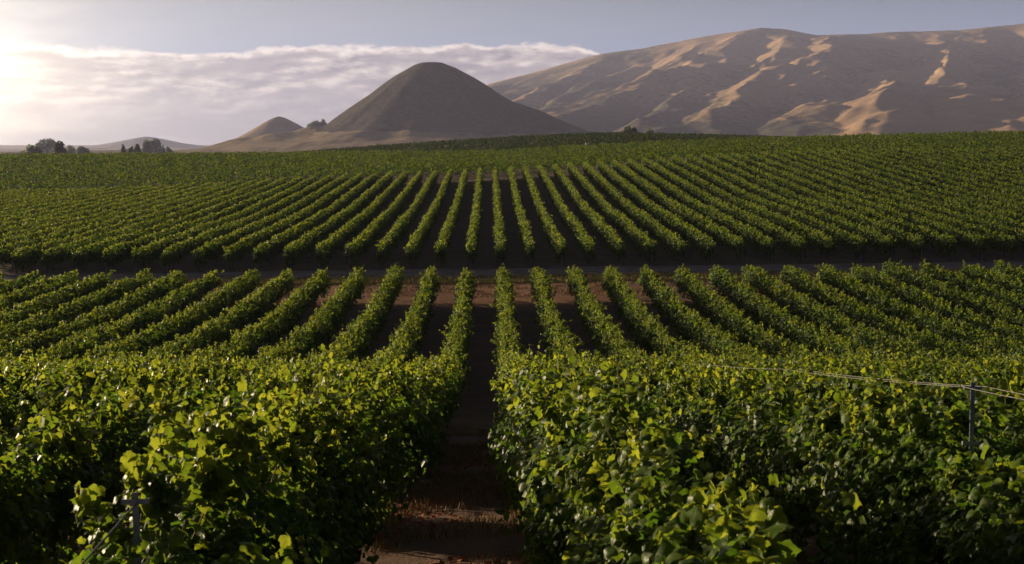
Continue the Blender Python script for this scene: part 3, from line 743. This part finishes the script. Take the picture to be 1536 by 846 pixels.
# ------------------------------------------------------------------ ground cover
def blades(name, label, cat, n, region, hmin, hmax, wid, mat, seed, flat=False, clump=0.0):
    r_ = np.random.default_rng(seed)
    x0, x1, y0, y1 = region
    x = x0+r_.random(n)*(x1-x0); y = y0+r_.random(n)*(y1-y0)
    keep = vnoise(x*clump, y*clump*0.7, seed) > 0.45 if clump else np.ones(n, bool)
    x, y = x[keep], y[keep]; n = len(x)
    z = rough_ground(x, y)
    a = r_.random(n)*6.283
    if flat:
        P = np.stack([x, y, z+0.015], 1); Nn = norm(r_.normal(0, .3, (n, 3))+[0, 0, 1]); T = r_.normal(0, 1, (n, 3))
        V, F, ti = leaves(P, Nn, T, hmin+(hmax-hmin)*r_.random(n), r_.random(n), 1)
    else:
        h = hmin+(hmax-hmin)*r_.random(n); w = wid*(0.6+0.8*r_.random(n))
        dx = np.cos(a); dy = np.sin(a); lean = r_.normal(0, 0.45, (n, 2))*h[:, None]
        V = np.zeros((n, 3, 3))
        V[:, 0] = np.stack([x-dx*w, y-dy*w, z-0.01], 1); V[:, 1] = np.stack([x+dx*w, y+dy*w, z-0.01], 1)
        V[:, 2] = np.stack([x+lean[:, 0], y+lean[:, 1], z+h], 1)
        V = V.reshape(-1, 3); F = np.arange(n*3).reshape(-1, 3)
    return tag(obj(name, mesh_np(name, V, F, mat)), label, cat, None, 'stuff')
blades('grass_verge', 'strip of short olive grass between the red soil and the road', 'grass', 90000, (-48, 48, 96.4, 99.9), 0.05, 0.28, 0.018, M_straw2, 3)
blades('dry_grass', 'dry straw tufts on the red soil strip between the row ends and the verge', 'grass', 14000, (-16, 16, 89.5, 96.8), 0.04, 0.16, 0.02, M_straw, 14, clump=0.9)
blades('dry_grass', 'sparse straw coloured grass on the floor of the nearest aisle', 'grass', 26000, (-1.5, 0.8, 7, 40), 0.03, 0.16, 0.006, M_straw, 4, clump=1.5)
blades('leaf_litter', 'fallen red and brown vine leaves on the floor of the nearest aisle', 'fallen leaves', 3200, (-1.5, 0.8, 8, 30), 0.03, 0.085, 0, M_litter, 6, flat=True, clump=1.1)

# ------------------------------------------------------------------ distant trees
def tree(px, D, ytop, wpx, label, group, name='tree', hfac=1.0, lobes=5, seed=1, base=None, dens=1.0):
    r_ = np.random.default_rng(seed)
    x = hX(px, D); zb = base if base is not None else float(ground(x, D)); zt = hZ(ytop, D)
    H = zt-zb; Wd = wpx/FPX*D
    root = empty(name, (x, D, zb)); tag(root, label, 'tree', group)
    parts = [tube([(0, 0, -0.5), (0.1*H*0.05, 0, H*0.35), (0.02*H, 0.01*H, H*0.7)], [0.03*H, 0.022*H, 0.008*H], 8)]
    C = []
    for i in range(lobes):
        a = i*2.4+r_.random(); rr = Wd*0.30*(0.3+0.9*r_.random())
        cz = H*(0.42+0.34*r_.random()); c = np.array([math.cos(a)*rr, math.sin(a)*rr*0.8, cz]); C.append((c, Wd*(0.20+0.10*r_.random()), H*(0.17+0.08*r_.random())))
        parts.append(tube([(0, 0, H*(0.25+0.04*i)), tuple(c*0.6+np.array([0, 0, H*0.15])), tuple(c)], [0.012*H, 0.009*H, 0.003*H], 6))
    C.append((np.array([r_.normal(0, .05)*Wd, 0, H*0.78]), Wd*0.26, H*0.20))
    V, F = join(parts); obj('trunk', mesh_np('trunk', V, F, M_bark), root)
    P = []; 
    for c, rw, rh in C:
        n = int(420*dens); d = norm(r_.normal(0, 1, (n, 3))); rad = r_.random((n, 1))**0.4*(1+0.35*(vnoise(d[:, 0]*3+c[0], d[:, 1]*3+d[:, 2]*2, seed)-0.5))[:, None]
        P.append(c+d*rad*[rw, rw, rh])
    P = np.concatenate(P); n = len(P)
    V, F, ti = leaves(P, norm(r_.normal(0, 1, (n, 3))+[0, 0, .4]), r_.normal(0, 1, (n, 3)), 0.045*H*(0.6+0.8*r_.random(n)), r_.random(n)*0.7, 1)
    obj('crown', mesh_np('crown', V, F, M_tree, {'tint': ti}), root)
GA = 'trees beyond the left skyline'
tree(56, 1100, 216, 34, 'low dark bushy tree at the left end of the leftmost clump', GA, seed=3, lobes=6)
tree(77, 1900, 207, 34, 'tallest pale grey tree in the leftmost clump', GA, seed=4)
tree(96, 900, 210, 22, 'dark rounded tree right of the tall pale one in the leftmost clump', GA, seed=5)
tree(112, 1700, 217, 26, 'low hazy tree right of the dark rounded one in the leftmost clump', GA, seed=6)
tree(129, 1500, 218, 22, 'last low tree on the right of the leftmost clump', GA, seed=7)
tree(190, 1000, 216.5, 12, 'small dark pointed tree at the left of the second clump', GA, seed=8, lobes=3)
tree(203, 1000, 219, 10, 'lowest dark shrubby tree in the middle of the second clump', GA, seed=9, lobes=3)
tree(212, 1000, 215.5, 12, 'small dark tree touching the two big ones of the second clump', GA, seed=10, lobes=3)
tree(225, 1700, 209, 20, 'broad hazy tree left of the tallest one in the second clump', GA, seed=11)
tree(239, 1800, 206.5, 24, 'tallest hazy round tree in the second clump', GA, seed=12)
tree(257, 1500, 219, 12, 'tiny lone bush right of the second clump of trees', GA, seed=13, lobes=3)
GB = 'trees at the foot of the hills'
tree(477, 2440, 180, 18, 'taller dark tree on the saddle left of the conical hill', GB, seed=14, base=14)
tree(487, 2440, 178.5, 12, 'dark tree nearest the conical hill on its left saddle', GB, seed=15, base=16)
tree(468, 2440, 185, 12, 'low dark tree on the left of the saddle beside the conical hill', GB, seed=16, base=12)
tree(941, 900, 187, 24, 'lone dark tree rising behind the dark vineyard rise', GB, seed=17)
tree(974, 1000, 192, 17, 'low bushy tree right of the lone dark one behind the vineyard rise', GB, seed=18)
tree(950, 900, 189.5, 15, 'slim dark tree pressed against the right of the lone dark one', GB, seed=19, lobes=3)

# utility pole on the left skyline
px_, D_ = 6, 900
xb = hX(px_, D_); zb = float(ground(xb, D_)); Hh = hZ(215.5, D_)-zb
r_ = empty('utility_pole', (xb, D_, zb)); tag(r_, 'thin wooden utility pole on the skyline at the far left', 'utility pole')
V, F = tube([(0, 0, -0.5), (0, 0, Hh)], [0.22, 0.15], 8); obj('pole', mesh_np('pole', V, F, M_wood), r_)
V, F = box(0, -0.2, Hh-0.9, 2.4, 0.16, 0.18); obj('cross_arm', mesh_np('cross_arm', V, F, M_wood, smooth=False), r_)

# small white crate-like pump box with a red lid beside the dark rise
x = hX(880, 386); gz = float(ground(x, 386))
r_ = empty('pump_box', (x, 386, gz)); tag(r_, 'tiny white box with a red top standing in the vines before the dark rise', 'pump box')
V, F = box(0, 0, 1.15, 0.9, 0.7, 2.3); obj('box', mesh_np('box', V, F, M_white, smooth=False), r_)
V, F = box(-0.15, 0, 2.55, 0.6, 0.5, 0.45); obj('lid', mesh_np('lid', V, F, M_red, smooth=False), r_)
